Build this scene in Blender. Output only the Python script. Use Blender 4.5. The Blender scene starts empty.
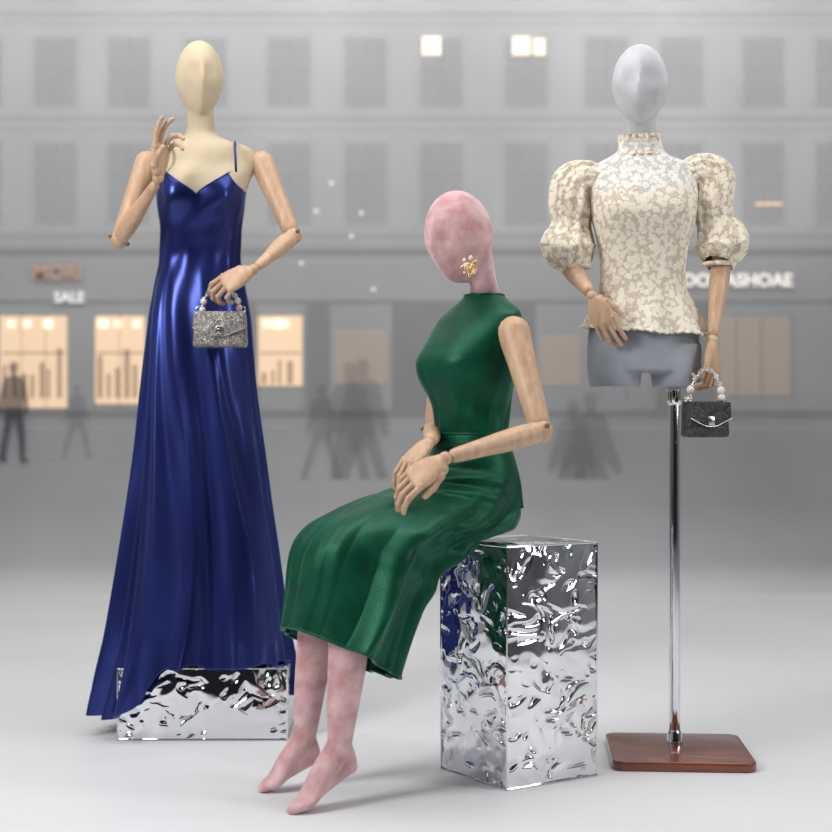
import bpy, bmesh, math, random
import numpy as np
from mathutils import Vector, Matrix
random.seed(4)
scene = bpy.context.scene
scene.view_settings.view_transform = 'Standard'
scene.view_settings.look = 'None'
FOC = 1519.0; EYE = 0.92
def M(u, v, d):
    """image pixel coordinates (u, v) at a given distance -> metres"""
    return Vector(((u-416)*d/FOC, d, EYE-(v-423)*d/FOC))

# ------------------------------------------------------------------ mesh helpers
class MB:
    def __init__(s): s.v=[]; s.f=[]; s.m=[]
    def add(s, vf, mi=0, mat=None):
        v,f=vf; o=len(s.v)
        s.v += [ (mat@Vector(p)) if mat is not None else Vector(p) for p in v]
        s.f += [tuple(i+o for i in q) for q in f]; s.m += [mi]*len(f); return s
    def build(s, name, mats, parent=None, smooth=True, angle=None):
        me=bpy.data.meshes.new(name); me.from_pydata([tuple(p) for p in s.v],[],s.f)
        for m in mats: me.materials.append(m)
        me.polygons.foreach_set('material_index', s.m)
        me.polygons.foreach_set('use_smooth',[smooth]*len(s.f)); me.update()
        bm=bmesh.new(); bm.from_mesh(me); bmesh.ops.recalc_face_normals(bm,faces=bm.faces)
        if angle:
            for e in bm.edges:
                if len(e.link_faces)==2 and e.calc_face_angle(0)>angle: e.smooth=False
        bm.to_mesh(me); bm.free()
        ob=bpy.data.objects.new(name,me); scene.collection.objects.link(ob)
        if parent:
            ob.parent=parent; ob.matrix_parent_inverse=Matrix.Translation(parent.location).inverted()
        return ob
def empty(name, loc):
    e=bpy.data.objects.new(name,None); e.location=loc; e.empty_display_size=.1
    scene.collection.objects.link(e); return e

def hermite(xs, ys, t):
    xs=list(xs); n=len(xs)
    if t<=xs[0]: return ys[0]
    if t>=xs[-1]: return ys[-1]
    i=max(j for j in range(n) if xs[j]<=t); i=min(i,n-2)
    def tan(j):
        if j==0: return (ys[1]-ys[0])/(xs[1]-xs[0])
        if j==n-1: return (ys[-1]-ys[-2])/(xs[-1]-xs[-2])
        a=(ys[j]-ys[j-1])/(xs[j]-xs[j-1]); b=(ys[j+1]-ys[j])/(xs[j+1]-xs[j])
        return 0 if a*b<=0 else 2*a*b/(a+b)
    h=xs[i+1]-xs[i]; s=(t-xs[i])/h; m0=tan(i)*h; m1=tan(i+1)*h
    return (2*s**3-3*s*s+1)*ys[i]+(s**3-2*s*s+s)*m0+(-2*s**3+3*s*s)*ys[i+1]+(s**3-s*s)*m1

def cr(P,i,t):
    p0=P[max(i-1,0)];p1=P[i];p2=P[i+1];p3=P[min(i+2,len(P)-1)]
    return .5*((2*p1)+(p2-p0)*t+(2*p0-5*p1+4*p2-p3)*t*t+(3*p1-p0-3*p2+p3)*t**3)

def tube(pts, radii, n=20, sub=6, side=None, caps=True, closed=False, disp=None):
    P=[Vector(p) for p in pts]; R=[r if isinstance(r,tuple) else (r,r) for r in radii]
    if closed: P=P+[P[0]]; R=R+[R[0]]
    C=[];RR=[]
    xs=list(range(len(P))); ra=[r[0] for r in R]; rb=[r[1] for r in R]
    for i in range(len(P)-1):
        for k in range(sub):
            t=k/sub; C.append(cr(P,i,t)); RR.append((hermite(xs,ra,i+t),hermite(xs,rb,i+t)))
    if not closed: C.append(P[-1]); RR.append(R[-1])
    verts=[];faces=[];prev=None; rings=[]
    N=len(C)
    for i in range(N):
        if closed: T=C[(i+1)%N]-C[i-1]
        else: T=C[min(i+1,N-1)]-C[max(i-1,0)]
        T.normalize()
        ref=Vector(side) if side is not None else (prev if prev is not None else (Vector((0,0,1)) if abs(T.z)<.9 else Vector((1,0,0))))
        A=ref-T*ref.dot(T); A.normalize(); B=T.cross(A); prev=A
        rings.append((C[i],RR[i],T,A,B))
    if caps and not closed:
        K=4
        c,r,T,A,B=rings[0]; m=min(r); pre=[]
        for k in range(K,0,-1):
            a=math.pi/2*k/(K+.3); pre.append((c-T*m*math.sin(a),(r[0]*math.cos(a),r[1]*math.cos(a)),T,A,B))
        c,r,T,A,B=rings[-1]; m=min(r); post=[]
        for k in range(1,K+1):
            a=math.pi/2*k/(K+.3); post.append((c+T*m*math.sin(a),(r[0]*math.cos(a),r[1]*math.cos(a)),T,A,B))
        rings=pre+rings+post
    NR=len(rings)
    for i,(c,r,T,A,B) in enumerate(rings):
        for j in range(n):
            th=2*math.pi*j/n
            k=1+(disp(i/(NR-1),th) if disp else 0)
            verts.append(c+A*r[0]*k*math.cos(th)+B*r[1]*k*math.sin(th))
    for i in range(NR-1 if not closed else NR):
        a=i*n; b=((i+1)%NR)*n
        for j in range(n):
            j2=(j+1)%n; faces.append((a+j,a+j2,b+j2,b+j))
    if caps and not closed:
        faces.append(tuple(range(n-1,-1,-1))); faces.append(tuple((NR-1)*n+j for j in range(n)))
    return verts,faces
def ball(c,r,n=16,sc=(1,1,1)):
    v=[];f=[];c=Vector(c);m=n//2
    for i in range(m+1):
        a=math.pi*i/m
        for j in range(n):
            t=2*math.pi*j/n
            v.append(c+Vector((r*sc[0]*math.sin(a)*math.cos(t),r*sc[1]*math.sin(a)*math.sin(t),r*sc[2]*math.cos(a))))
    for i in range(m):
        for j in range(n):
            f.append((i*n+j,i*n+(j+1)%n,(i+1)*n+(j+1)%n,(i+1)*n+j))
    return v,f
def bmvf(bm):
    bm.verts.index_update(); v=[x.co.copy() for x in bm.verts]; f=[tuple(q.index for q in p.verts) for p in bm.faces]; bm.free(); return v,f
def rbox(size, bevel=.005, seg=3, taper=0, mat=None):
    bm=bmesh.new(); bmesh.ops.create_cube(bm,size=1)
    for v in bm.verts:
        v.co=Vector((v.co.x*size[0],v.co.y*size[1],v.co.z*size[2]))
        if v.co.z>0: v.co.x*=1-taper; v.co.y*=1-taper
    if bevel: bmesh.ops.bevel(bm,geom=bm.edges[:],offset=bevel,segments=seg,profile=.5,affect='EDGES')
    v,f=bmvf(bm)
    if mat is not None: v=[mat@p for p in v]
    return v,f
def T(x,y,z): return Matrix.Translation((x,y,z))

def garment(rows, ztop, zbot, O=(0,0), L=(1,0), F=(0,-1), fold=None, nt=160, nz=120, tpow=1.0):
    """rows: (z,cx,cy,rx,ry) ; cx along L, cy along F. open tube"""
    rows=sorted(rows); zs=[r[0] for r in rows]; cols=list(zip(*rows))
    v=[];f=[]
    for i in range(nz+1):
        t=(i/nz)**tpow
        for j in range(nt):
            th=2*math.pi*j/nt
            z=ztop(th)*(1-t)+zbot(th)*t
            cx,cy,rx,ry=[hermite(zs,cols[k],z) for k in (1,2,3,4)]
            k=fold(th,z,t) if fold else 0
            x=cx+(rx+k)*math.cos(th); y=cy+(ry+k)*math.sin(th)
            v.append(Vector((O[0]+L[0]*x+F[0]*y, O[1]+L[1]*x+F[1]*y, z)))
    for i in range(nz):
        for j in range(nt):
            j2=(j+1)%nt; f.append((i*nt+j,i*nt+j2,(i+1)*nt+j2,(i+1)*nt+j))
    return v,f
def capped(vf,nt):
    v,f=vf; n=len(v); f=list(f); f.append(tuple(range(nt))); f.append(tuple(range(n-nt,n))); return v,f
def C(th): return lambda t: th

def head(center,hx,hy,hz,yaw,pitch=0,roll=0,feat=1.0,n=72,m=56):
    R=Matrix.Translation(center)@Matrix.Rotation(yaw,4,'Z')@Matrix.Rotation(pitch,4,'X')@Matrix.Rotation(roll,4,'Y')
    v=[];f=[]
    g=lambda a,b:math.exp(-(a/b)**2)
    for i in range(m+1):
        a=math.pi*i/m
        for j in range(n):
            t=2*math.pi*j/n
            x=math.sin(a)*math.cos(t); y=math.sin(a)*math.sin(t); z=math.cos(a)
            q=max(0,-z); fr=max(0,-y)
            X=x*(1-.36*q**1.5); Y=y
            if y>0: Y*=1-.42*q**1.3
            else: Y*=1-.10*q**2
            if fr>0:
                Y-=feat*(.12*g(x,.13)*g(z+.12,.30)+.03*g(x,.10)*g(z+.1,.8)+.03*g(x,.3)*g(z+.5,.14)+.06*g(x,.3)*g(z+.85,.18))
                Y+=feat*(.085*(g(x-.36,.26)+g(x+.36,.26))*g(z-.04,.24))
                Y+=feat*.06*(g(x-.5,.22)+g(x+.5,.22))*g(z+.45,.28)
            v.append(R@Vector((X*hx,Y*hy,z*hz)))
    for i in range(m):
        for j in range(n):
            f.append((i*n+j,i*n+(j+1)%n,(i+1)*n+(j+1)%n,(i+1)*n+j))
    return v,f
def remesh(ob,size,smooth=6):
    r=ob.modifiers.new('remesh','REMESH'); r.mode='VOXEL'; r.voxel_size=size; r.use_smooth_shade=True
    s=ob.modifiers.new('smooth','SMOOTH'); s.iterations=smooth; s.factor=.5
def solid(ob,t=.003):
    s=ob.modifiers.new('solid','SOLIDIFY'); s.thickness=t; s.offset=0

# ------------------------------------------------------------------ materials
def new(name):
    m=bpy.data.materials.new(name); m.use_nodes=True; nt=m.node_tree; b=nt.nodes['Principled BSDF']; return m,nt,b
def N(nt,t,**k):
    n=nt.nodes.new(t)
    for a,b in k.items():
        if a in n.inputs: n.inputs[a].default_value=b
        else: setattr(n,a,b)
    return n
def setp(b,**k):
    for a,v in k.items():
        b.inputs[a.replace('_',' ')].default_value=v
def coords(nt,scale=(1,1,1)):
    tc=N(nt,'ShaderNodeTexCoord'); mp=N(nt,'ShaderNodeMapping'); mp.inputs['Scale'].default_value=scale
    nt.links.new(tc.outputs['Object'],mp.inputs['Vector']); return mp.outputs['Vector']
def ramp(nt,src,stops,interp='LINEAR'):
    r=N(nt,'ShaderNodeValToRGB'); r.color_ramp.interpolation=interp; e=r.color_ramp.elements
    while len(e)<len(stops): e.new(.5)
    for i,(p,c) in enumerate(stops): e[i].position=p; e[i].color=(*c,1) if len(c)==3 else c
    nt.links.new(src,r.inputs['Fac']); return r.outputs['Color']
def bump(nt,b,src,strength=.3,dist=.002):
    n=N(nt,'ShaderNodeBump'); n.inputs['Strength'].default_value=strength; n.inputs['Distance'].default_value=dist
    nt.links.new(src,n.inputs['Height']); nt.links.new(n.outputs['Normal'],b.inputs['Normal']); return n
def fabric(name,c1,c2,rough=.8,sheen=0,sheen_tint=None,nscale=400,cs=6,bs=.3,bd=.0006):
    m,nt,b=new(name); v=coords(nt)
    n1=N(nt,'ShaderNodeTexNoise',Scale=cs,Detail=5.0); nt.links.new(v,n1.inputs['Vector'])
    nt.links.new(ramp(nt,n1.outputs['Fac'],[(.35,c1),(.65,c2)]),b.inputs['Base Color'])
    setp(b,Roughness=rough,Sheen_Weight=sheen,Sheen_Roughness=.35)
    if sheen_tint: b.inputs['Sheen Tint'].default_value=(*sheen_tint,1)
    n2=N(nt,'ShaderNodeTexNoise',Scale=nscale,Detail=2.0); nt.links.new(v,n2.inputs['Vector'])
    bump(nt,b,n2.outputs['Fac'],bs,bd); return m
m_cream=fabric('cream_linen',(.56,.45,.30),(.66,.55,.38),.7)
m_white=fabric('white_linen',(.48,.48,.50),(.62,.62,.64),.75,cs=14)
m_grey=fabric('grey_jersey',(.28,.30,.34),(.36,.38,.42),.85)
m_pink=fabric('pink_velvet',(.56,.29,.30),(.78,.52,.52),.85,sheen=.7,sheen_tint=(1,.86,.87),cs=20,nscale=240,bs=.9,bd=.002)
def green():
    m,nt,b=new('green_velvet'); v=coords(nt)
    lw=N(nt,'ShaderNodeTexNoise',Scale=14.0,Detail=4.0); nt.links.new(v,lw.inputs['Vector'])
    nt.links.new(ramp(nt,lw.outputs['Fac'],[(.3,(.001,.030,.015)),(.7,(.002,.068,.034))]),b.inputs['Base Color'])
    setp(b,Roughness=.40,Sheen_Weight=.75,Sheen_Roughness=.22,Specular_IOR_Level=.5); b.inputs['Sheen Tint'].default_value=(.12,.75,.45,1)
    b.inputs['Specular Tint'].default_value=(.3,1,.65,1)
    n2=N(nt,'ShaderNodeTexNoise',Scale=300.0,Detail=3.0); nt.links.new(v,n2.inputs['Vector']); bump(nt,b,n2.outputs['Fac'],.7,.0012)
    return m
m_green=green()
def satin():
    m,nt,b=new('blue_satin'); v=coords(nt,(6,6,1.0))
    n=N(nt,'ShaderNodeTexNoise',Scale=1.6,Detail=1.0); nt.links.new(v,n.inputs['Vector'])
    nt.links.new(ramp(nt,n.outputs['Fac'],[(.3,(.012,.018,.115)),(.7,(.034,.052,.25))]),b.inputs['Base Color'])
    setp(b,Roughness=.24,Metallic=.6,Sheen_Weight=.1); b.inputs['Sheen Tint'].default_value=(.5,.6,1,1)
    b.inputs['Specular Tint'].default_value=(.7,.8,1,1)
    bump(nt,b,n.outputs['Fac'],.45,.03); return m
m_satin=satin()
def wood(name,c1,c2,rough=.45,sc=(30,30,4),coat=0):
    m,nt,b=new(name); v=coords(nt,sc)
    n=N(nt,'ShaderNodeTexNoise',Scale=2.0,Detail=6.0,Distortion=.6); nt.links.new(v,n.inputs['Vector'])
    nt.links.new(ramp(nt,n.outputs['Fac'],[(.3,c1),(.7,c2)]),b.inputs['Base Color'])
    setp(b,Roughness=rough,Coat_Weight=coat); bump(nt,b,n.outputs['Fac'],.15,.001); return m
m_wood=wood('beech_wood',(.50,.30,.18),(.66,.44,.29))
m_dark=wood('joint_dark_wood',(.16,.08,.04),(.22,.12,.06))  # dark wood of the elbow pins and wrist collars
m_mahog=wood('mahogany',(.14,.03,.015),(.26,.065,.03),.25,(4,30,30),.6)
def lace(name,alpha,gap=(.55,.42,.28),th=(.88,.81,.69)):
    m,nt,b=new(name); v=coords(nt)
    d=N(nt,'ShaderNodeTexNoise',Scale=60.0,Detail=2.0); nt.links.new(v,d.inputs['Vector'])
    mx=N(nt,'ShaderNodeMixRGB'); mx.inputs[0].default_value=.02; nt.links.new(v,mx.inputs[1]); nt.links.new(d.outputs['Color'],mx.inputs[2])
    c=N(nt,'ShaderNodeTexVoronoi',Scale=66.0,feature='F1'); nt.links.new(mx.outputs[0],c.inputs['Vector'])
    # floral motif: centre hole, petals, thin outline
    pet=ramp(nt,c.outputs['Distance'],[(.0,(.35,.35,.35)),(.10,(1,1,1)),(.24,(.60,.60,.60)),(.30,(1,1,1)),(.50,(.95,.95,.95)),(.62,(.05,.05,.05))])
    a=N(nt,'ShaderNodeTexVoronoi',Scale=210.0,feature='DISTANCE_TO_EDGE'); nt.links.new(v,a.inputs['Vector'])
    tul=ramp(nt,a.outputs['Distance'],[(.05,(.6,.6,.6)),(.16,(0,0,0))])
    m3=N(nt,'ShaderNodeMixRGB',blend_type='LIGHTEN'); m3.inputs[0].default_value=1
    nt.links.new(pet,m3.inputs[1]); nt.links.new(tul,m3.inputs[2])
    nt.links.new(ramp(nt,m3.outputs[0],[(0,gap),(.9,th)]),b.inputs['Base Color'])
    if alpha<1:
        nt.links.new(ramp(nt,m3.outputs[0],[(0,(alpha,)*3),(.4,(1,1,1))]),b.inputs['Alpha'])
    setp(b,Roughness=.95,Specular_IOR_Level=.1); bump(nt,b,m3.outputs[0],.5,.0022); return m
m_lace=lace('cream_lace',1,(.56,.45,.32)); m_lace2=lace('sheer_cream_lace',.8,(.56,.44,.30),(.88,.80,.67)); m_lace3=lace('white_yoke_lace',1,(.50,.48,.46),(.86,.82,.76))
def metal(name,c,rough):
    m,nt,b=new(name); setp(b,Base_Color=(*c,1),Metallic=1,Roughness=rough); return m
m_chrome=metal('chrome',(.8,.8,.82),.08); m_gold=metal('gold',(.8,.52,.22),.25); m_silver=metal('silver',(.75,.73,.70),.2)
def hammered():
    m,nt,b=new('hammered_mirror_steel'); v=coords(nt,(1,1,1.3))
    n=N(nt,'ShaderNodeTexNoise',Scale=11.0,Detail=0.0,Distortion=.6); nt.links.new(v,n.inputs['Vector'])
    n2=N(nt,'ShaderNodeTexVoronoi',Scale=20.0,feature='SMOOTH_F1'); n2.inputs['Smoothness'].default_value=.55
    d=N(nt,'ShaderNodeMixRGB'); d.inputs[0].default_value=.14; nt.links.new(v,d.inputs[1]); nt.links.new(n.outputs['Color'],d.inputs[2]); nt.links.new(d.outputs[0],n2.inputs['Vector'])
    r=ramp(nt,n2.outputs['Distance'],[(.10,(0,0,0)),(.38,(.8,.8,.8)),(.55,(1,1,1))],'EASE')
    mixh=N(nt,'ShaderNodeMixRGB'); mixh.inputs[0].default_value=.6; nt.links.new(r,mixh.inputs[1]); nt.links.new(n.outputs['Fac'],mixh.inputs[2])
    setp(b,Base_Color=(.82,.83,.85,1),Metallic=1,Roughness=.04); bump(nt,b,mixh.outputs[0],.58,.03); return m
m_ham=hammered()
def pearl():
    m,nt,b=new('pearl'); setp(b,Base_Color=(.82,.74,.66,1),Roughness=.2,Coat_Weight=.5); return m
m_pearl=pearl()
def snake(name,c1,c2,met,sc):
    m,nt,b=new(name); v=coords(nt)
    a=N(nt,'ShaderNodeTexVoronoi',Scale=sc,feature='DISTANCE_TO_EDGE'); nt.links.new(v,a.inputs['Vector'])
    n=N(nt,'ShaderNodeTexNoise',Scale=60.0,Detail=3.0); nt.links.new(v,n.inputs['Vector'])
    mx=N(nt,'ShaderNodeMath',operation='MULTIPLY'); nt.links.new(ramp(nt,a.outputs['Distance'],[(.02,(.35,)*3),(.15,(1,1,1))]),mx.inputs[0]); nt.links.new(n.outputs['Fac'],mx.inputs[1])
    nt.links.new(ramp(nt,mx.outputs[0],[(.1,c1),(.6,c2)]),b.inputs['Base Color'])
    setp(b,Roughness=.35,Metallic=met); bump(nt,b,a.outputs['Distance'],.8,.003); return m
m_snake=snake('grey_snakeskin',(.07,.065,.06),(.50,.46,.42),.4,170.0)
m_black=snake('black_sequin_leather',(.004,.004,.005),(.09,.09,.10),.4,210.0)
def plain(name,c,rough=.9,emit=0,alpha=1):
    m,nt,b=new(name); setp(b,Base_Color=(*c,1),Roughness=rough,Alpha=alpha)
    if emit: b.inputs['Emission Color'].default_value=(*c,1); b.inputs['Emission Strength'].default_value=emit
    return m

# ------------------------------------------------------------------ room
m,nt,b=new('studio_floor_paint'); v=coords(nt)
n=N(nt,'ShaderNodeTexNoise',Scale=1.2,Detail=4.0); nt.links.new(v,n.inputs['Vector'])
nt.links.new(ramp(nt,n.outputs['Fac'],[(.3,(.72,.72,.73)),(.7,(.77,.77,.78))]),b.inputs['Base Color']); setp(b,Roughness=.45,Specular_IOR_Level=.25); m_floor=m
mb=MB(); mb.add(([(-8,-4,0),(8,-4,0),(8,8.2,0),(-8,8.2,0)],[(0,1,2,3)])); mb.build('floor',[m_floor],smooth=False)
m,nt,b=new('painted_reflection_backdrop'); tc=N(nt,'ShaderNodeTexCoord'); sx=N(nt,'ShaderNodeSeparateXYZ'); nt.links.new(tc.outputs['Object'],sx.inputs[0])
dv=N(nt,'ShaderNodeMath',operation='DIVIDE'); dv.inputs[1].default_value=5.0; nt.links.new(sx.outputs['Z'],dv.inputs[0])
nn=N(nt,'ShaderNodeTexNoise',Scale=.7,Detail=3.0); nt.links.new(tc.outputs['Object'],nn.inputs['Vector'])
base=ramp(nt,dv.outputs[0],[(0,(.66,.66,.67)),(.025,(.42,.42,.43)),(.09,(.33,.33,.335)),(.20,(.35,.35,.355)),(.37,(.40,.40,.40)),(.42,(.51,.51,.51)),(.7,(.58,.58,.58))])  # reflected street's tones and soft fade to the floor, painted by height
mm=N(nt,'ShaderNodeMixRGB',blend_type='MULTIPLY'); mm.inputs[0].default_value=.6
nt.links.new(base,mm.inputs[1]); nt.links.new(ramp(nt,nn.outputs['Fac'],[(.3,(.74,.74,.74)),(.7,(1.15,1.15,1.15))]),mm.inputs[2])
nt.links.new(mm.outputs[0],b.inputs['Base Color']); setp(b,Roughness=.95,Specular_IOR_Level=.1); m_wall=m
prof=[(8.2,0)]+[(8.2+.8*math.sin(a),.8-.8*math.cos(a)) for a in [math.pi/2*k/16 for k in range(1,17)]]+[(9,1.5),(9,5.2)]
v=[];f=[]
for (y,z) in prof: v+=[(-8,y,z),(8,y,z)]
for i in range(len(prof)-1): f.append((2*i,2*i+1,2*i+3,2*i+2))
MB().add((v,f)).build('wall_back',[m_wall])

# street reflection in the shop glass, painted as flat shapes on the backdrop
WD=8.99
street=empty('painted_street_reflection',(0,WD,0))
def rect(mb,u0,v0,u1,v1,mi,lift=0):
    a=M(u0,v0,9.0); c=M(u1,v1,9.0); y=WD-lift
    mb.add(([(a.x,y,a.z),(c.x,y,a.z),(c.x,y,c.z),(a.x,y,c.z)],[(0,1,2,3)]),mi)
g1=plain('painted_refl_window_grey',(.38,.38,.40),alpha=.18); g2=plain('painted_refl_line_grey',(.40,.40,.41),alpha=.18); g3=plain('painted_refl_light_stone',(.70,.70,.71),alpha=.14)
w1=plain('painted_refl_lit_window',(.88,.64,.43),.9,.60,.75); w2=plain('painted_refl_glow',(1.0,.88,.70),.9,.70,.8)  # emission stands in for shop lights reflected in the glass
g4=plain('painted_refl_shop_dark',(.16,.16,.16),alpha=.22); g5=plain('painted_refl_pedestrian',(.06,.06,.08),alpha=.68); g6=plain('painted_refl_pedestrian_faint',(.12,.12,.14),alpha=.22); g7=plain('painted_refl_kerb',(.60,.60,.61),alpha=.28); w3=plain('painted_refl_dim_window',(.80,.58,.42),.9,.12,.28)
g8=plain('painted_refl_goods',(.26,.18,.13),alpha=.55)
mb=MB()
for u in [-260,-180,-110,-40,35,108,185,268,345,420,505,585,660,742,815,890,970,1050]:
    for (a,c) in ((38,106),(143,224)):
        rect(mb,u-4,a-6,u+46,c+2,2,0)
        rect(mb,u,a,u+42,c,0,.003); rect(mb,u+20,a,u+22,c,2,.005); rect(mb,u,a+30,u+42,a+32,2,.005)
    rect(mb,u,-60,u+42,0,0,0)
for (a,c) in ((12,16),(22,24),(116,120),(128,130),(232,238),(243,245)): rect(mb,-500,a,1300,c,1,.002)
mb.build('reflected_facade_windows',[g1,g2,g3],street,smooth=False)
mb=MB()
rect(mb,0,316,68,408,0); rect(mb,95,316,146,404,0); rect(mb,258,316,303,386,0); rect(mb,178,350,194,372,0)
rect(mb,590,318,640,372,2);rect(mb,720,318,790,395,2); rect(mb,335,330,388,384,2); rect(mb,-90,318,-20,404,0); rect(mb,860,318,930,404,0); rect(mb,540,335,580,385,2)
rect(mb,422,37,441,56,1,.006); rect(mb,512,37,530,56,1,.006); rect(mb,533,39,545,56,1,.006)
random.seed(9)
for a0,a1 in ((2,66),(97,145),(260,301)):
    for k in range(int((a1-a0)/9)):
        u=a0+k*9+random.uniform(0,3); hgt=random.uniform(22,52); rect(mb,u,398-hgt,u+random.uniform(3,6),398 if a0<200 else 384,5,.004)
    for k in range(4):
        u=random.uniform(a0,a1-8); rect(mb,u,320,u+8,328,1,.004)
    rect(mb,a0,352,a1,354,5,.005)
for u in (22,46,68,95,146,120,258,303): rect(mb,u-1,312,u+1,410,3,.006)
for u in (600,625,650,735,760,790): rect(mb,u,316,u+2,400,3,.006)
rect(mb,-500,300,1300,304,3); rect(mb,-500,410,1300,418,3); rect(mb,-500,248,1300,256,3); rect(mb,150,304,178,410,3); rect(mb,205,304,256,410,3); rect(mb,306,304,330,410,3); rect(mb,392,304,535,410,3); rect(mb,655,304,716,410,3)
rect(mb,0,467,64,470,4); rect(mb,-20,455,180,457,4); rect(mb,-500,428,1300,430,4); rect(mb,560,500,832,502,4); rect(mb,755,203,782,206,0,.004)
for u,v_ in ((315,210),(330,182),(350,235),(372,288),(300,262),(360,212)): rect(mb,u,v_,u+3,v_+3,1,.006)
mb.build('reflected_shopfronts',[w1,w2,w3,g4,g7,g8],street,smooth=False)
def person(mb,u,vt,vb,mi,st=.0,flip=1):
    h=(vb-vt)/168.8; c=M(u,vb,9.0); x=c.x; z=c.z; y=WD-.02
    def V(a,b_): return (x+flip*a*h,y,z+b_*h)
    s=st
    out=[(0,1.0),(.030,.99),(.045,.955),(.035,.91),(.022,.885),(.025,.865),(.09,.845),(.115,.80),(.13,.70),(.14+s*.2,.60),(.13+s*.4,.50),(.105+s*.35,.48),(.10,.55),(.09,.62),(.09,.52),(.095+s*.3,.38),(.09+s*.75,.22),(.08+s,.04),(.13+s,.01),(.12+s,0),(.03+s,0),(.03+s*.7,.20),(.01+s*.2,.40),
         (0,.44),(-.02-s*.2,.38),(-.04-s*.5,.22),(-.05-s,.05),(-.03-s,0),(-.11-s,0),(-.12-s,.05),(-.10-s*.6,.24),(-.085-s*.2,.40),(-.09,.55),(-.105-s*.3,.50),(-.13-s*.3,.47),(-.14-s*.2,.58),(-.125,.72),(-.11,.81),(-.085,.845),(-.025,.865),(-.022,.885),(-.038,.91),(-.047,.955),(-.030,.99)]
    mb.add(([V(a,b_) for a,b_ in out],[tuple(range(len(out)))]),mi)
mb=MB()
person(mb,15,362,462,0,.03); person(mb,363,358,512,1,.10); person(mb,350,362,514,1,.06,-1); person(mb,78,385,458,1,.10); person(mb,590,392,550,1,.18); person(mb,572,400,540,1,.12,-1); person(mb,-60,370,470,0,.1); person(mb,322,385,480,1,.1); person(mb,900,380,520,1,.1)
mb.build('reflected_pedestrians',[g5,g6],street)
def text(body,u,v_,size,mat,name):
    cu=bpy.data.curves.new(name,'FONT'); cu.body=body; cu.size=size; cu.extrude=.004; cu.align_x='CENTER'; cu.align_y='CENTER'; cu.space_character=1.0; cu.offset=.002
    o=bpy.data.objects.new(name,cu); p=M(u,v_,9.0); o.location=(p.x,WD-.01,p.z); o.rotation_euler=(math.pi/2,0,0); cu.materials.append(mat); scene.collection.objects.link(o)
    o.parent=street; o.matrix_parent_inverse=Matrix.Translation(street.location).inverted()
text('MORI',58,273,.12,plain('sign_bronze',(.62,.40,.30),.9,.08),'reflected_sign_bronze'); text('SALE',70,298,.085,plain('sign_white',(.9,.9,.9),.9,.3),'reflected_sign_small')
text('DOMASHOAE',737,281,.105,plain('sign_white_b',(.9,.86,.8),.9,.5),'reflected_sign_white')  # lettering belongs to the painted street reflection, glow included

# ------------------------------------------------------------------ plinths
def plinth(name, corners, h):
    bm=bmesh.new(); b_=[bm.verts.new((x,y,0)) for x,y in corners]; t_=[bm.verts.new((x,y,h)) for x,y in corners]
    bm.faces.new(b_[::-1]); bm.faces.new(t_)
    for i in range(4): bm.faces.new((b_[i],b_[(i+1)%4],t_[(i+1)%4],t_[i]))
    bmesh.ops.bevel(bm,geom=bm.edges[:],offset=.003,segments=2,profile=.5,affect='EDGES')
    mb=MB(); mb.add(bmvf(bm),0)
    ring=[Vector((x,y,0)) for x,y in corners]
    for z in (.003,h-.002):
        for i in range(4):
            a=ring[i]+Vector((0,0,z)); c=ring[(i+1)%4]+Vector((0,0,z)); mb.add(tube([a,c],[.0024,.0024],8,1),1)
    for i in range(4): mb.add(tube([ring[i]+Vector((0,0,.004)),ring[i]+Vector((0,0,h-.002))],[.0024,.0024],8,1),1)
    return mb.build(name,[m_ham,m_chrome],angle=.6)
plinth('display_plinth',[(.2275,3.80),(.472,3.962),(.311,4.205),(.0665,4.043)],.611)
plinth('display_plinth.001',[(-.864,4.40),(-.374,4.40),(-.374,4.74),(-.864,4.74)],.211)

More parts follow.
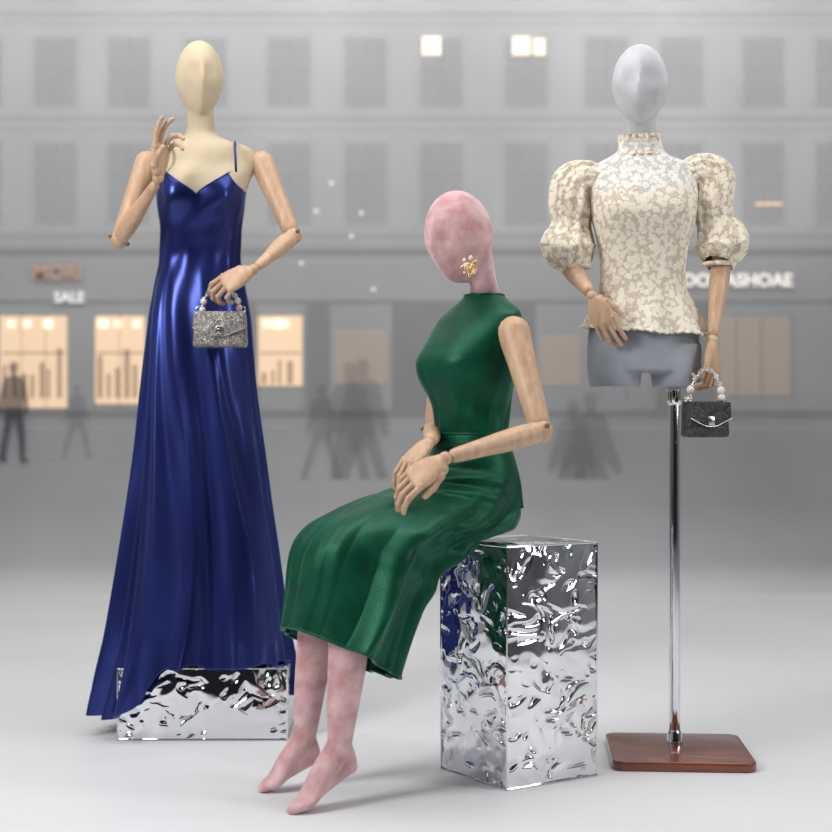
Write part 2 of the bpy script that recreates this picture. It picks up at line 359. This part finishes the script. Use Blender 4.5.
# ------------------------------------------------------------------ hands & arms
def hand(mb, wrist, d, back, side, curls, thumb=(.5,.35), scale=1.0, spread=.07):
    X=Vector(d).normalized(); Z=Vector(back); Z=(Z-X*Z.dot(X)).normalized(); Y=Z.cross(X)*side
    Mx=Matrix(((X.x,Y.x,Z.x,wrist[0]),(X.y,Y.y,Z.y,wrist[1]),(X.z,Y.z,Z.z,wrist[2]),(0,0,0,1)))@Matrix.Scale(scale,4)
    mb.add(ball((0,0,0),.0165,16),0,Mx)
    mb.add(tube([(.012,0,0),(.035,.002,0),(.065,.001,0),(.088,0,0)],[(.020,.015),(.033,.016),(.038,.0135),(.036,.010)],20,5,side=(0,1,0)),0,Mx)
    mb.add(tube([(.02,.016,-.006),(.045,.024,-.006)],[.016,.012],12,4),0,Mx)
    for k in range(4):
        y0=(.029,.010,-.010,-.028)[k]; Ls=((.040,.025,.020),(.044,.028,.021),(.041,.026,.020),(.032,.020,.017))[k]
        r=(.0088,.0090,.0086,.0076)[k]; p=Vector((.088-(.004 if k in(0,) else .009 if k==3 else 0),y0,0)); ang=0; sp=(1.5,.5,-.5,-1.5)[k]*spread
        mb.add(ball(p,r*1.08,12),0,Mx)
        for s_ in range(3):
            ang+=curls[k][s_]; q=p+Vector((math.cos(ang)*math.cos(sp),math.cos(ang)*math.sin(sp),-math.sin(ang)))*Ls[s_]
            e=(q-p).normalized()
            mb.add(tube([p+e*.003,(p+q)/2,q-e*.003],[r*.96,r*.86,r*.88],12,3),0,Mx)
            if s_<2: mb.add(ball(q,r*.93,12),0,Mx)
            p=q; r*=.92
    p=Vector((.032,.030,-.006)); a,bd=thumb; ang=a; r=.0105
    mb.add(ball(p,.012,12),0,Mx)
    for s_,Ln in enumerate((.034,.028)):
        q=p+Vector((math.cos(ang)*math.cos(bd*.6),math.sin(ang)*math.cos(bd*.6),-math.sin(bd*.6)))*Ln; e=(q-p).normalized()
        mb.add(tube([p+e*.002,(p+q)/2,q-e*.003],[r,r*.88,r*.86],12,3),0,Mx); mb.add(ball(q-e*.002,r*.84,12),0,Mx); p=q; ang-=.35; r*=.9
def arm(mb, S, E, W_, r=(.040,.036,.030,.028,.026,.018), upper=True, elbow=True):
    S,E,W_=Vector(S),Vector(E),Vector(W_)
    if upper:
        d=(E-S).normalized(); e1=E-d*.026
        mb.add(tube([S,S.lerp(e1,.3),S.lerp(e1,.7),e1],[r[0],r[1],(r[1]+r[2])/2*.95,r[2]*.92],22,6),0)
    d2=(W_-E).normalized()
    if elbow:
        ax=(E-S).cross(W_-E); ax.normalize()
        mb.add(ball(E,r[2]*.98,22),0)
        for s_ in (1,-1): mb.add(tube([E+ax*s_*r[2]*.85,E+ax*s_*(r[2]*1.02)],[.007,.007],12,1),1)
    s2=E+d2*.022; e2=W_-d2*.016
    mb.add(tube([s2,s2.lerp(e2,.25),s2.lerp(e2,.7),e2],[r[3]*.9,r[4]*1.04,r[5]*1.15,r[5]*.92],22,6),0)
    mb.add(tube([e2,e2+d2*.004],[r[5]*.6,r[5]*.6],14,1),1)
G=lambda a,b:math.exp(-(a/b)**2)
def ss(a,b,x):
    t=min(1,max(0,(x-a)/(b-a))); return t*t*(3-2*t)

# ================================================================== standing mannequin + satin gown
D1=4.56; s1=FOC/D1
def zc(v,d): return EYE-(v-423)*d/FOC
man=empty('mannequin',((199-416)/s1,D1,.212))
def row(v,ul,ur,ry,cy=0,d=D1,pad=0):
    s=FOC/d; return (EYE-(v-423)/s, ((ul+ur)/2-416)/s, cy, (ur-ul)/2/s+pad, ry)
body=[row(126,187,214,.042,0),row(134,186,216,.044,0),row(140,178,226,.050,0),row(145,163,243,.058,0),row(151,153,254,.066,0),row(164,150,257,.075,0),
      row(182,155,250,.088,.01),row(205,160,243,.090,.01),row(235,163,239,.080,.005),row(257,163,238,.076,0),row(285,158,243,.088,0),row(320,152,250,.10,0),row(350,150,252,.10,0)]
def bust(th,z,zb,a=.020,w=.45,h=.055,sep=.52):
    return a*(G(th-math.pi/2-sep,w)+G(th-math.pi/2+sep,w))*G(z-zb,h)
zb1=zc(198,D1)
mb=MB()
mb.add(capped(garment(body,C(body[0][0]),C(zc(350,D1)),O=(0,D1),fold=lambda th,z,t:bust(th,z,zb1),nt=64,nz=70),64))
mb.add(tube([M(201,150,D1),M(201,128,D1-.005),M(200,108,D1-.012)],[(.045,.042),(.041,.040),(.040,.042)],28,6,side=(1,0,0)))
mb.add(head(M(199.5,80,D1-.02),.0715,.088,.117,0.25,-.05,feat=1.2))
for x in (177,224): mb.add(tube([M(x,340,D1),M(x,480,D1),M(x+0,560,D1),M(x,663,D1)],[.072,.052,.045,.03],20,5))
o=mb.build('torso_and_head',[m_cream],man); remesh(o,.0045,4)
mb=MB()
arm(mb,M(262,163,D1),M(293,236,D1-.06),M(256,268,D1-.20),(.036,.033,.027,.026,.025,.016))
hand(mb,M(253,270,D1-.21),Vector((-.8,-.12,-.42)),(.1,-.75,.6),-1,[(.35,.7,.5),(.45,.8,.6),(.55,.9,.6),(.7,.9,.6)],(.3,.6),1.0)
mb.build('arm_holding_bag',[m_wood,m_dark],man)
mb=MB()
arm(mb,M(147,163,D1),M(119,240,D1-.06),M(157,182,D1-.19),(.036,.033,.027,.026,.025,.016))
hand(mb,M(158,178,D1-.20),Vector((.12,-.05,1)),(-.85,.45,.05),-1,[(.05,.25,.2),(.15,.45,.4),(.6,.9,.6),(.75,1.0,.6)],(.35,.9),1.02,.05)
mb.build('arm_raised',[m_wood,m_dark],man)

gown=[row(150,158,248,.07),row(168,154,250,.080),row(182,156.5,246.5,.090,.012),row(205,158,245,.094,.012),row(235,161,241,.084,.006),row(257,160,240,.080,0),
      row(285,155,245,.094),row(320,149,251,.108),row(350,146,253,.115),row(400,141,257,.125),row(450,136,263,.14),row(500,129,269,.155),row(550,121,276,.17),row(600,113,283,.19),row(650,105,291,.215),row(690,99,298,.24),row(715,95,301,.25)]
def gtop(th):
    dx=abs((th-math.pi/2+math.pi)%(2*math.pi)-math.pi)
    if dx<1.02: v_=200-32*(dx/1.02)**.9
    elif dx<1.35: v_=168+20*ss(1.02,1.35,dx)
    else: v_=188+16*ss(1.35,2.2,dx)
    return zc(v_,D1)
HX=-.667
def gbot(th):
    x=HX+.315*math.cos(th)
    z=.2145
    if math.sin(th)>0: z-= .150*ss(-.735,-.88,x)
    else: z-=.14*ss(-.80,-.90,x)
    z-=.11*ss(-.372,-.357,x)
    z+=.005*math.sin(9*th)+.004*math.sin(17*th+1)
    return z
def gfold(th,z,t):
    k=max(0,min(1,(zc(270,D1)-z)/(zc(270,D1)-.2)))
    p=th+.30*math.sin(2.6*z+.4)+.16*math.sin(2*th+1)+.10*math.sin(5*th)
    ridge=lambda x:(1-abs(math.sin(x)))*2-1
    w=.55*math.sin(6*p+.9)+.36*ridge(4.5*p+1.1+z*.5)+.28*math.sin(14*p+1.9+z*1.4)+.12*math.sin(25*p+.4-z*2)
    a=.040*k**.95
    side=1-.55*abs(math.cos(th))**3
    pool=.007*max(0,1-(z-.2)/.10)*math.sin(23*th+6*z) if z<.3 else 0
    s=bust(th,z,zb1,.023)
    s+= -.005*G(th-math.pi/2,.22)*G(z-zb1,.05)
    s+=.0018*math.sin(11*th+14*z)*G(z-zc(250,D1),.12)
    s+=.0025*math.sin(60*z+7*th)*G(z-zc(215,D1),.05)*max(0,math.sin(th))
    return a*w*side+pool*k+s
mb=MB(); mb.add(garment(gown,gtop,gbot,O=(0,D1),fold=gfold,nt=320,nz=230))
gv=garment(gown,gtop,gbot,O=(0,D1),fold=gfold,nt=120,nz=1)[0][:120]
mb.add(tube(gv,[.0022]*len(gv),6,1,closed=True))
for (u0,v0,u1,v1) in ((236,171,235,144),(163,172,170,146)):
    mb.add(tube([M(u0,v0,D1-.085),M((u0+u1)/2,(v0+v1)/2+1,D1-.092),M(u1,v1+3,D1-.070),M(u1,v1-2,D1-.02),M(u1,v1+6,D1+.06),M(u1,190,D1+.085)],[.0028]*6,8,5))
o=mb.build('evening_gown',[m_satin]); solid(o,.002)

# ================================================================== handbags
def handbag(name,c,w,h,t,mat,handle_pts,yaw=0,pearls=True,pr=.0085):
    e=empty(name,c); R=Matrix.Translation(c)@Matrix.Rotation(yaw,4,'Z')
    mb=MB()
    mb.add(rbox((w,t,h),.010,4,.06),0,R)
    fl=R@T(0,-t/2-.001,h*.17)
    bm=bmesh.new(); pts=[(-w*.47,h*.34),(w*.47,h*.34),(w*.49,-h*.12),(w*.30,-h*.24),(w*.12,-h*.34),(-w*.12,-h*.34),(-w*.30,-h*.24),(-w*.49,-h*.12)]
    f0=[bm.verts.new((x,0,z)) for x,z in pts]; fc=bm.faces.new(f0)
    r_=bmesh.ops.extrude_face_region(bm,geom=[fc]); 
    for q in r_['geom']:
        if isinstance(q,bmesh.types.BMVert): q.co.y-=.006
    bmesh.ops.bevel(bm,geom=bm.edges[:],offset=.0025,segments=2,profile=.5,affect='EDGES')
    mb.add(bmvf(bm),0,fl)
    mb.add(rbox((w*.92,t*.7,.006),.002),0,R@T(0,0,h/2))
    mb.build('body',[mat],e,angle=.7)
    mb=MB(); 
    Rk=R@T(0,-t/2-.009,-h*.02)
    mb.add(rbox((.020,.008,.024),.003),0,Rk); mb.add(rbox((.009,.012,.012),.002),0,R@T(0,-t/2-.012,-h*.03))
    mb.add(tube([fl@Vector((x,-.006,z)) for x,z in pts[2:]],[.0012]*6,6,4),0)
    for sx in (-1,1):
        cc=R@Vector((sx*w*.40,0,h/2+.008)); ring=[cc+Vector((.009*math.cos(a),0,.009*math.sin(a))) for a in [i*math.pi/5 for i in range(10)]]
        mb.add(tube(ring,[.002]*10,6,2,closed=True),0)
    mb.build('clasp_and_rings',[m_silver],e)
    mb=MB(); 
    P=[Vector(p) for p in handle_pts]; samp=[]
    for i in range(len(P)-1):
        for k in range(8): samp.append(cr(P,i,k/8))
    samp.append(P[-1])
    acc=0;flip=0
    for a,bq in zip(samp,samp[1:]):
        acc+=(bq-a).length
        if acc>.0095:
            acc=0; tdir=(bq-a).normalized(); sd=Vector((0,1,0)) if flip else tdir.cross(Vector((0,1,0))).normalized(); flip=1-flip
            ring=[bq+tdir*.0085*math.cos(x)+sd*.0055*math.sin(x) for x in [i*math.pi/5 for i in range(10)]]
            mb.add(tube(ring,[.0017]*10,6,1,closed=True),0)
    mb.add(tube(P,[.0022]*len(P),8,6),0)
    mb.build('chain_handle',[m_silver],e)
    if pearls:
        mb=MB()
        n=len(samp)
        for q in (.06,.15,.85,.94): mb.add(ball(samp[int(q*(n-1))],pr,14))
        mb.build('pearls',[m_pearl],e)
    return e
DB=4.385
bc=M(220.5,330,DB)
handbag('handbag',bc,54/ (FOC/DB),35/(FOC/DB),.055,m_snake,[M(202,313,DB),M(205,298,DB),M(214,289,DB-.012),M(226,289,DB-.012),M(236,297,DB),M(240,313,DB)],pr=.010)
D3=4.21; DB2=4.10
bc2=M(705,420,DB2)
handbag('handbag.001',bc2,48/(FOC/DB2),35/(FOC/DB2),.05,m_black,[M(688,403,DB2),M(692,385,DB2),M(702,371,DB2),M(713,372,DB2),M(720,386,DB2),M(722,403,DB2)],yaw=.35,pr=.011)

# ================================================================== seated mannequin
psi=math.radians(33); O2=Vector((.147,4.0)); F2=(-math.cos(psi),-math.sin(psi)); L2=(math.sin(psi),-math.cos(psi))
def B2(f,l,z): return Vector((O2.x+F2[0]*f+L2[0]*l, O2.y+F2[1]*f+L2[1]*l, z))
man2=empty('mannequin.001',(O2.x,O2.y,.612))
bod=[(.875,0,0,.108,.086),(.955,0,.002,.114,.092),(1.03,0,.010,.135,.108),(1.075,0,.012,.143,.111),(1.12,0,.002,.148,.103),(1.165,0,-.014,.158,.088),(1.198,0,-.025,.152,.076),(1.222,0,-.034,.122,.064),(1.240,0,-.038,.084,.055),(1.256,0,-.040,.054,.049)]
mb=MB()
inner=[(a,b_,c,d*.93,e*.93) for a,b_,c,d,e in bod]
mb.add(capped(garment(inner,C(1.25),C(.875),O=O2,L=L2,F=F2,nt=48,nz=40),48))
nb=B2(-.042,0,1.20); hc=M(459,237,3.965)
mb.add(tube([nb,B2(-.042,0,1.26),M(483,280,3.985),M(478,255,3.975)],[(.050,.050),(.040,.040),(.035,.037),(.038,.043)],28,6))
mb.add(head(hc,.082,.102,.121,-math.pi/2+math.radians(46),.20,0,feat=1.25))
mb.add(tube([B2(0,0,.88),B2(0,0,.80),B2(-.01,0,.73)],[(.095,.075),(.105,.08),(.105,.065)],28,5,side=(L2[0],L2[1],0)))
def leg(l,knee,calf,ank,ball_,toe,heel,rc,ra):
    mb.add(tube([B2(.0,l*.8,.692),B2(.22,l*.9,.665),knee],[.058,.048,.044],24,6))
    mb.add(tube([knee,knee.lerp(calf,.5),calf,calf.lerp(ank,.6),ank,ank.lerp(ball_,.25)],[.044,.044,rc,(rc+ra)*.5,ra,ra*1.0],24,6))
    sd=(toe-ank).cross(Vector((0,0,1))).normalized()
    mb.add(tube([ank+Vector((0,0,-.004)),ank.lerp(ball_,.5),ball_,ball_.lerp(toe,.6),toe],[(ra*1.0,ra*1.05),(ra*1.05,ra*.98),(.036,.019),(.030,.014),(.018,.009)],24,6,side=sd))
    mb.add(tube([ank+Vector((0,0,.01)),ank.lerp(heel,.6),heel],[ra*.95,ra*.85,ra*.66],20,4))
    mb.add(tube([heel,heel.lerp(ball_,.5),ball_],[(ra*.6,ra*.6),(ra*.8,ra*.5),(.032,.013)],20,4,side=sd))
leg(.09,M(340,572,3.675),M(348,650,3.665),M(339,745,3.655),M(308,798,3.60),M(291,811,3.575),M(350,766,3.675),.048,.030)
leg(-.05,M(316,568,3.80),M(315,645,3.82),M(304,738,3.835),M(276,779,3.80),M(261,789,3.785),M(314,757,3.86),.046,.029)
o=mb.build('body_head_and_legs',[m_pink],man2); remesh(o,.0045,4)

zb2=1.065
def btop(th): return 1.256
def bfold(th,z,t):
    return bust(th,z,zb2,.017,.45,.065)+.0020*math.sin(14*th+25*z)*G(z-.93,.08)+.0035*math.sin(38*z-4*th)*G(z-.96,.07)*max(0,math.cos(th-.5))
mb=MB(); mb.add(garment(bod,btop,C(.872),O=O2,L=L2,F=F2,fold=bfold,nt=160,nz=110))
mb.add(garment([(.860,0,0,.117,.095),(.892,0,0,.114,.092)],C(.892),C(.860),O=O2,L=L2,F=F2,nt=120,nz=4))
for z_,a_,b_ in ((.892,.1145,.0925),(.860,.1175,.0955)):
    ring=[B2(b_*math.sin(t_),a_*math.cos(t_),z_) for t_ in [i*math.pi/24 for i in range(48)]]
    mb.add(tube(ring,[.0024]*48,6,1,closed=True))
SK=[ # Tf,Tz,Bf,Bz,w,lc
 (.088,.872,-.088,.872,.112,0),
 (.108,.825,-.106,.815,.131,0),
 (.140,.783,-.118,.740,.148,0),
 (.200,.757,-.118,.680,.156,.0),
 (.290,.735,-.085,.640,.162,.01),
 (.385,.706, .000,.624,.165,.02),
 (.465,.672, .110,.592,.166,.025),
 (.515,.622, .190,.520,.162,.03),
 (.533,.560, .232,.447,.160,.03),
 (.541,.495, .262,.372,.159,.03),
 (.552,.425, .290,.288,.159,.03)]
nr=200; na=320; xs=list(range(len(SK))); cols=list(zip(*SK)); v=[];f=[]
for i in range(nr+1):
    t=i/nr*(len(SK)-1); tf,tz,bf,bz,w,lc=[hermite(xs,c_,t) for c_ in cols]
    k=ss(.6,6,t); c_=((tf+bf)/2,(tz+bz)/2)
    for j in range(na):
        th=2*math.pi*j/na; cs,sn=math.cos(th),math.sin(th)
        p=th+.20*math.sin(.55*t+.4)+.14*math.sin(2*th+.5)
        rdg=(1-abs(math.sin(3.5*p+.9+.10*t)))**1.2*2-1
        wave=.45*math.sin(5*p+.3+.12*t)+.46*rdg+.34*math.sin(11*p+1.3-.14*t)+.14*math.sin(19*p+.3*t)
        amp=.034*k*(.18+.82*(1-max(0,cs)**2))*(1-.25*G(t-6.6,1.0))
        cre=.007*math.sin(6.5*t+2.5*sn)*G(t-2.2,1.3)*max(0,cs+.4)
        kne=.007*math.sin(5.5*t-3*th)*G(t-6.0,1.3)*max(0,.6-cs)*(1 if sn>0 else .5)
        r_=1+ (amp*wave+cre+kne)/.16
        if bz<.69 and bf<.06 and cs<-.2: r_=min(r_,1.0)
        if cs>.2: r_=max(r_,.945)
        r_=max(r_,.86)
        val=-.010*G(th if th<math.pi else th-2*math.pi,.35)*ss(3.5,6,t)*(1-ss(8,10,t))
        q=1+.08*ss(2,5,t)*(1-ss(6.5,8.5,t)*.5)*abs(math.sin(2*th)); l=lc+w*sn*r_*q; fx=c_[0]+(tf-c_[0])*cs*r_*q; z=c_[1]+(tz-c_[1])*cs*r_*q+val
        if fx<.05: z=max(z,.615)
        v.append(B2(fx,l,z))
for i in range(nr):
    for j in range(na): f.append((i*na+j,i*na+(j+1)%na,(i+1)*na+(j+1)%na,(i+1)*na+j))
mb.add((v,f))
mb.add(tube([v[nr*na+j] for j in range(0,na,2)],[.003]*(na//2),6,1,closed=True))
nk=garment(bod,btop,C(.872),O=O2,L=L2,F=F2,nt=48,nz=1)[0][:48]; mb.add(tube(nk,[.0035]*48,8,1,closed=True))
dress=mb.build('velvet_dress',[m_green]); solid(dress,.003)
mb=MB()
Sn=B2(-.018,.160,1.150); En=M(541,431,3.77); Wn=M(450,457,3.61)
arm(mb,Sn,En,Wn,(.043,.037,.030,.030,.027,.019))
hand(mb,M(445,458.5,3.602),Vector((-.80,-.10,-.52)),(-.25,-.75,.55),1,[(.25,.5,.35),(.3,.55,.4),(.38,.6,.4),(.45,.6,.4)],(.35,.5),1.02,.05)
mb.build('arm_near',[m_wood,m_dark],man2)
mb=MB()
Sf=B2(-.018,-.150,1.140); Ef=B2(-.03,-.225,.90); Wf=M(431,440,3.79)
arm(mb,Sf,Ef,Wf,(.039,.036,.030,.030,.027,.019))
hand(mb,Wf+(Wf-Ef).normalized()*.014,Vector((-.62,-.45,-.62)),(-.5,-.45,.75),-1,[(.3,.5,.3),(.35,.55,.35),(.4,.6,.4),(.45,.6,.4)],(.35,.5),.95,.06)
mb.build('arm_far',[m_wood,m_dark],man2)
ec=M(469,267,3.875)
mb=MB(); random.seed(2)
for i in range(34):
    a=random.uniform(0,6.28); q=random.uniform(0,1)
    mb.add(ball(ec+Vector((.019*q*math.cos(a),-.006*random.random(),.028*q*math.sin(a)*1.0)),random.uniform(.0035,.0065),10),0 if i%3==0 else 1)
mb.add(tube([ec+Vector((0,0,.02)),ec+Vector((0,.03,.03))],[.002,.002],6,1),1)
mb.build('earring',[m_pearl,m_gold])

# ================================================================== torso form on chrome stand
form=empty('dress_form',(.725,4.25,0))
mb=MB()
mb.add(tube([M(640,160,D3),M(640,140,D3),M(639,115,D3-.01)],[.050,.0435,.046],28,6))
mb.add(head(M(640,87,D3-.02),.0775,.092,.1165,-.18,-.03,feat=1.25))
ho=mb.build('head',[m_white],form); remesh(ho,.0045,4)
r3=lambda *a,**k: row(*a,d=D3,**k)
fb=[r3(145,622,658,.045),r3(156,616,666,.050),r3(163,603,682,.060),r3(172,595,691,.072),r3(195,594,692,.088,.01),r3(220,597,690,.092,.01),r3(250,602,684,.080),r3(285,605,681,.078),r3(310,598,690,.09),r3(335,588,699,.098),r3(360,587,700,.102),r3(374,588,700,.10)]
mb=MB()
mb.add(capped(garment(fb,C(fb[0][0]),C(zc(372,D3)),O=(0,D3),nt=64,nz=60),64))
for u0,u1 in ((588,641),(651,701)):
    mb.add(capped(garment([r3(345,u0+2,u1,.09),r3(370,u0,u1,.092),r3(388,u0+2,u1-1,.086)],C(zc(345,D3)),C(zc(387,D3)),O=(0,D3),nt=48,nz=12),48))
o=mb.build('torso_pelvis',[m_grey],form); remesh(o,.005,3)
mb=MB()
arm(mb,M(583,178,D3),M(566,262,D3+.02),M(590,293,D3-.12),(.034,.032,.028,.029,.027,.019))
hand(mb,M(592,296,D3-.13),Vector((.42,-.02,-.9)),(-.35,-.85,.1),1,[(.12,.25,.2),(.15,.3,.2),(.18,.35,.25),(.25,.4,.25)],(.55,.3),.88,.05)
mb.build('arm_on_hip',[m_wood,m_dark],form)
mb=MB()
arm(mb,M(706,175,D3),M(722,258,D3),M(713,336,D3-.07),(.034,.032,.028,.029,.027,.018))
hand(mb,M(712.5,340,D3-.073),Vector((-.06,-.12,-1)),(.75,-.6,0),1,[(.25,.9,.8),(.3,1.0,.8),(.35,1.0,.9),(.4,1.0,.9)],(.35,.7),.95)
mb.build('arm_hanging',[m_wood,m_dark],form)
mb=MB()
PX,PY=.7235,4.25
mb.add(tube([(PX,PY,.03),(PX,PY,1.03)],[.0155,.0155],28,2),0)
mb.add(tube([(PX,PY,.028),(PX,PY,.05)],[.024,.020],28,3),0)
mb.add(tube([(PX,PY,.985),(PX,PY,1.02)],[.022,.022],24,1),0)
mb.build('chrome_pole',[m_chrome],form)
bm=bmesh.new(); bmesh.ops.create_cube(bm,size=1)
for q in bm.verts: q.co=Vector((q.co.x*.38,q.co.y*.385,q.co.z*.026))
bmesh.ops.bevel(bm,geom=[e for e in bm.edges if abs(e.verts[0].co.z-e.verts[1].co.z)>.01],offset=.035,segments=8,profile=.5,affect='EDGES')
bmesh.ops.bevel(bm,geom=[e for e in bm.edges if abs(e.verts[0].co.z-e.verts[1].co.z)<.001 and e.calc_face_angle(0)>1],offset=.005,segments=3,profile=.5,affect='EDGES')
mb=MB(); mb.add(bmvf(bm),0,T(.722,4.190,.0132)@Matrix.Rotation(-.07,4,'Z')); mb.build('wooden_base',[m_mahog],form,angle=.6)

# lace blouse
bl=[r3(138,620,661,.050),r3(150,618,663,.052),r3(156,612,669,.056),r3(163,599,686,.068),r3(172,591,695,.080),r3(192,589,697,.096,.008),r3(216,591,695,.104,.012),r3(245,598,688,.090,.004),r3(272,601,685,.085),r3(287,600,686,.087),r3(305,594,693,.100),r3(320,586,701,.114),r3(337,577,710,.128)]
def blbot(th): return zc(331+3*math.sin(th)+ 4*math.cos(th),D3)+.003*math.sin(8*th)+.003*abs(math.sin(26*th))
def blfold(th,z,t):
    pe=ss(0,1,(zc(285,D3)-z)/.13)
    return bust(th,z,zc(212,D3),.016,.42,.06)+pe*.012*math.sin(9*th+.5)+.0012*math.sin(16*th+30*z)*G(z-zc(265,D3),.06)
mb=MB()
bvf=garment(bl,C(zc(139,D3)),blbot,O=(0,D3),fold=blfold,nt=260,nz=170)
fy=[];fl_=[]
for q in bvf[1]:
    c=sum((Vector(bvf[0][i]) for i in q),Vector())/4; x=(c.x-(642-416)*D3/FOC)
    line=zc(200,D3)+.022*abs(math.sin(x*22))
    (fy if c.z>line else fl_).append(q)
o0=len(mb.v); mb.add((bvf[0],fl_),0)
mb.f+= [tuple(i+o0 for i in q) for q in fy]; mb.m+=[2]*len(fy)
rc=[(zc(130,D3),((640)-416)/(FOC/D3),0,.072,.068),(zc(137,D3),(640-416)/(FOC/D3),0,.059,.056),(zc(145,D3),(640-416)/(FOC/D3),0,.056,.052)]
mb.add(garment(rc,lambda th:zc(137,D3)+.003*math.sin(18*th),C(zc(145,D3)),O=(0,D3),fold=lambda th,z,t:.006*(1-t)*math.sin(20*th),nt=200,nz=8),0)
mb.add(garment([(zc(150,D3),.6208,0,.056,.054),(zc(160,D3),.6208,0,.078,.066)],lambda th:zc(151,D3),lambda th:zc(158,D3)+.002*math.sin(15*th),O=(0,D3),fold=lambda th,z,t:.004*t*math.sin(20*th),nt=200,nz=8),0)
hv=garment(bl,C(zc(139,D3)),blbot,O=(0,D3),fold=blfold,nt=260,nz=1)[0][260:]
mb.add(tube(hv,[.003]*len(hv),6,1,closed=True),0)
def sleeve(pts,rad,sg):
    def dsp(t,th):
        e=math.sin(math.pi*min(1,max(0,t)))
        rd=lambda x:(1-abs(math.sin(x)))*2-1
        fo=.10*rd(4.5*th+.8*math.sin(6*t))*(.5+.5*e)
        swag=.10*rd(7.5*t+.7*math.cos(th+1.5*sg)+.5)*e
        return fo*.7+swag+.05*math.sin(13*th-7*t)+.04*math.sin(4*th+6*t)*e
    mb.add(tube(pts,[r_/361 for r_ in rad],140,18,caps=False,disp=dsp,side=(0,1,0)),1)
sleeve([M(600,182,D3),M(587,178,D3),M(575,184,D3),M(570,204,D3),M(570,222,D3),M(569,238,D3),M(570,251,D3-.005),M(575,264,D3-.01),M(576,267,D3-.01)],[14,17.5,19.5,20,19,25.5,26.5,17,14.5],1)
sleeve([M(686,176,D3),M(700,171,D3),M(712,177,D3),M(714,197,D3),M(716,217,D3),M(720,234,D3),M(721,247,D3),M(719,260,D3-.005),M(718,264,D3-.01)],[14,17.5,19.5,20,19,24.5,25.5,17,14.5],-1)
for c_ in ((576,267),(718,264)):
    p=M(c_[0],c_[1],D3-.01); ring=[p+Vector((.040*math.cos(a),.040*math.sin(a),0)) for a in [i*math.pi/10 for i in range(20)]]
    mb.add(tube(ring,[.005]*20,8,2,closed=True),0)
bo=mb.build('lace_blouse',[m_lace,m_lace2,m_lace3]); solid(bo,.002)

# ------------------------------------------------------------------ lights
def area(name,loc,tgt,sx,sy,p,col=(1,1,1)):
    l=bpy.data.lights.new(name,'AREA'); l.shape='RECTANGLE'; l.size=sx; l.size_y=sy; l.energy=p; l.color=col
    o=bpy.data.objects.new(name,l); o.location=loc; o.rotation_euler=(Vector(tgt)-Vector(loc)).to_track_quat('-Z','Y').to_euler(); scene.collection.objects.link(o)
area('softbox_key',(-2.6,1.9,2.8),(0,4.2,.9),1.0,1.5,92)
area('softbox_fill',(3.0,2.6,2.2),(.2,4.2,.9),.7,1.8,32)
area('softbox_top',(0,3.9,3.6),(0,3.8,0),4.4,1.8,86)
area('added_wall_light',(0,7.0,4.6),(0,9,2.6),9,.8,135)  # lamp added to brighten the upper backdrop, no visible fixture
w=bpy.data.worlds.new('world'); scene.world=w; w.use_nodes=True; nt=w.node_tree
tc=N(nt,'ShaderNodeTexCoord'); sx=N(nt,'ShaderNodeSeparateXYZ'); nt.links.new(tc.outputs['Generated'],sx.inputs[0])
mr=N(nt,'ShaderNodeMapRange'); mr.inputs[1].default_value=-.9; mr.inputs[2].default_value=.3; nt.links.new(sx.outputs['Y'],mr.inputs[0])
nt.links.new(ramp(nt,mr.outputs[0],[(0,(.02,.02,.025)),(1,(.34,.35,.36))]),nt.nodes['Background'].inputs[0])
nt.nodes['Background'].inputs[1].default_value=.65

cam=bpy.data.cameras.new('camera'); co=bpy.data.objects.new('camera',cam); scene.collection.objects.link(co)
co.location=(0,0,EYE); co.rotation_euler=(math.pi/2,0,0); cam.lens=36*FOC/832; cam.sensor_width=36; cam.shift_y=7/832; cam.clip_end=100
cam.dof.use_dof=True; cam.dof.focus_distance=4.05; cam.dof.aperture_fstop=2.0
scene.camera=co
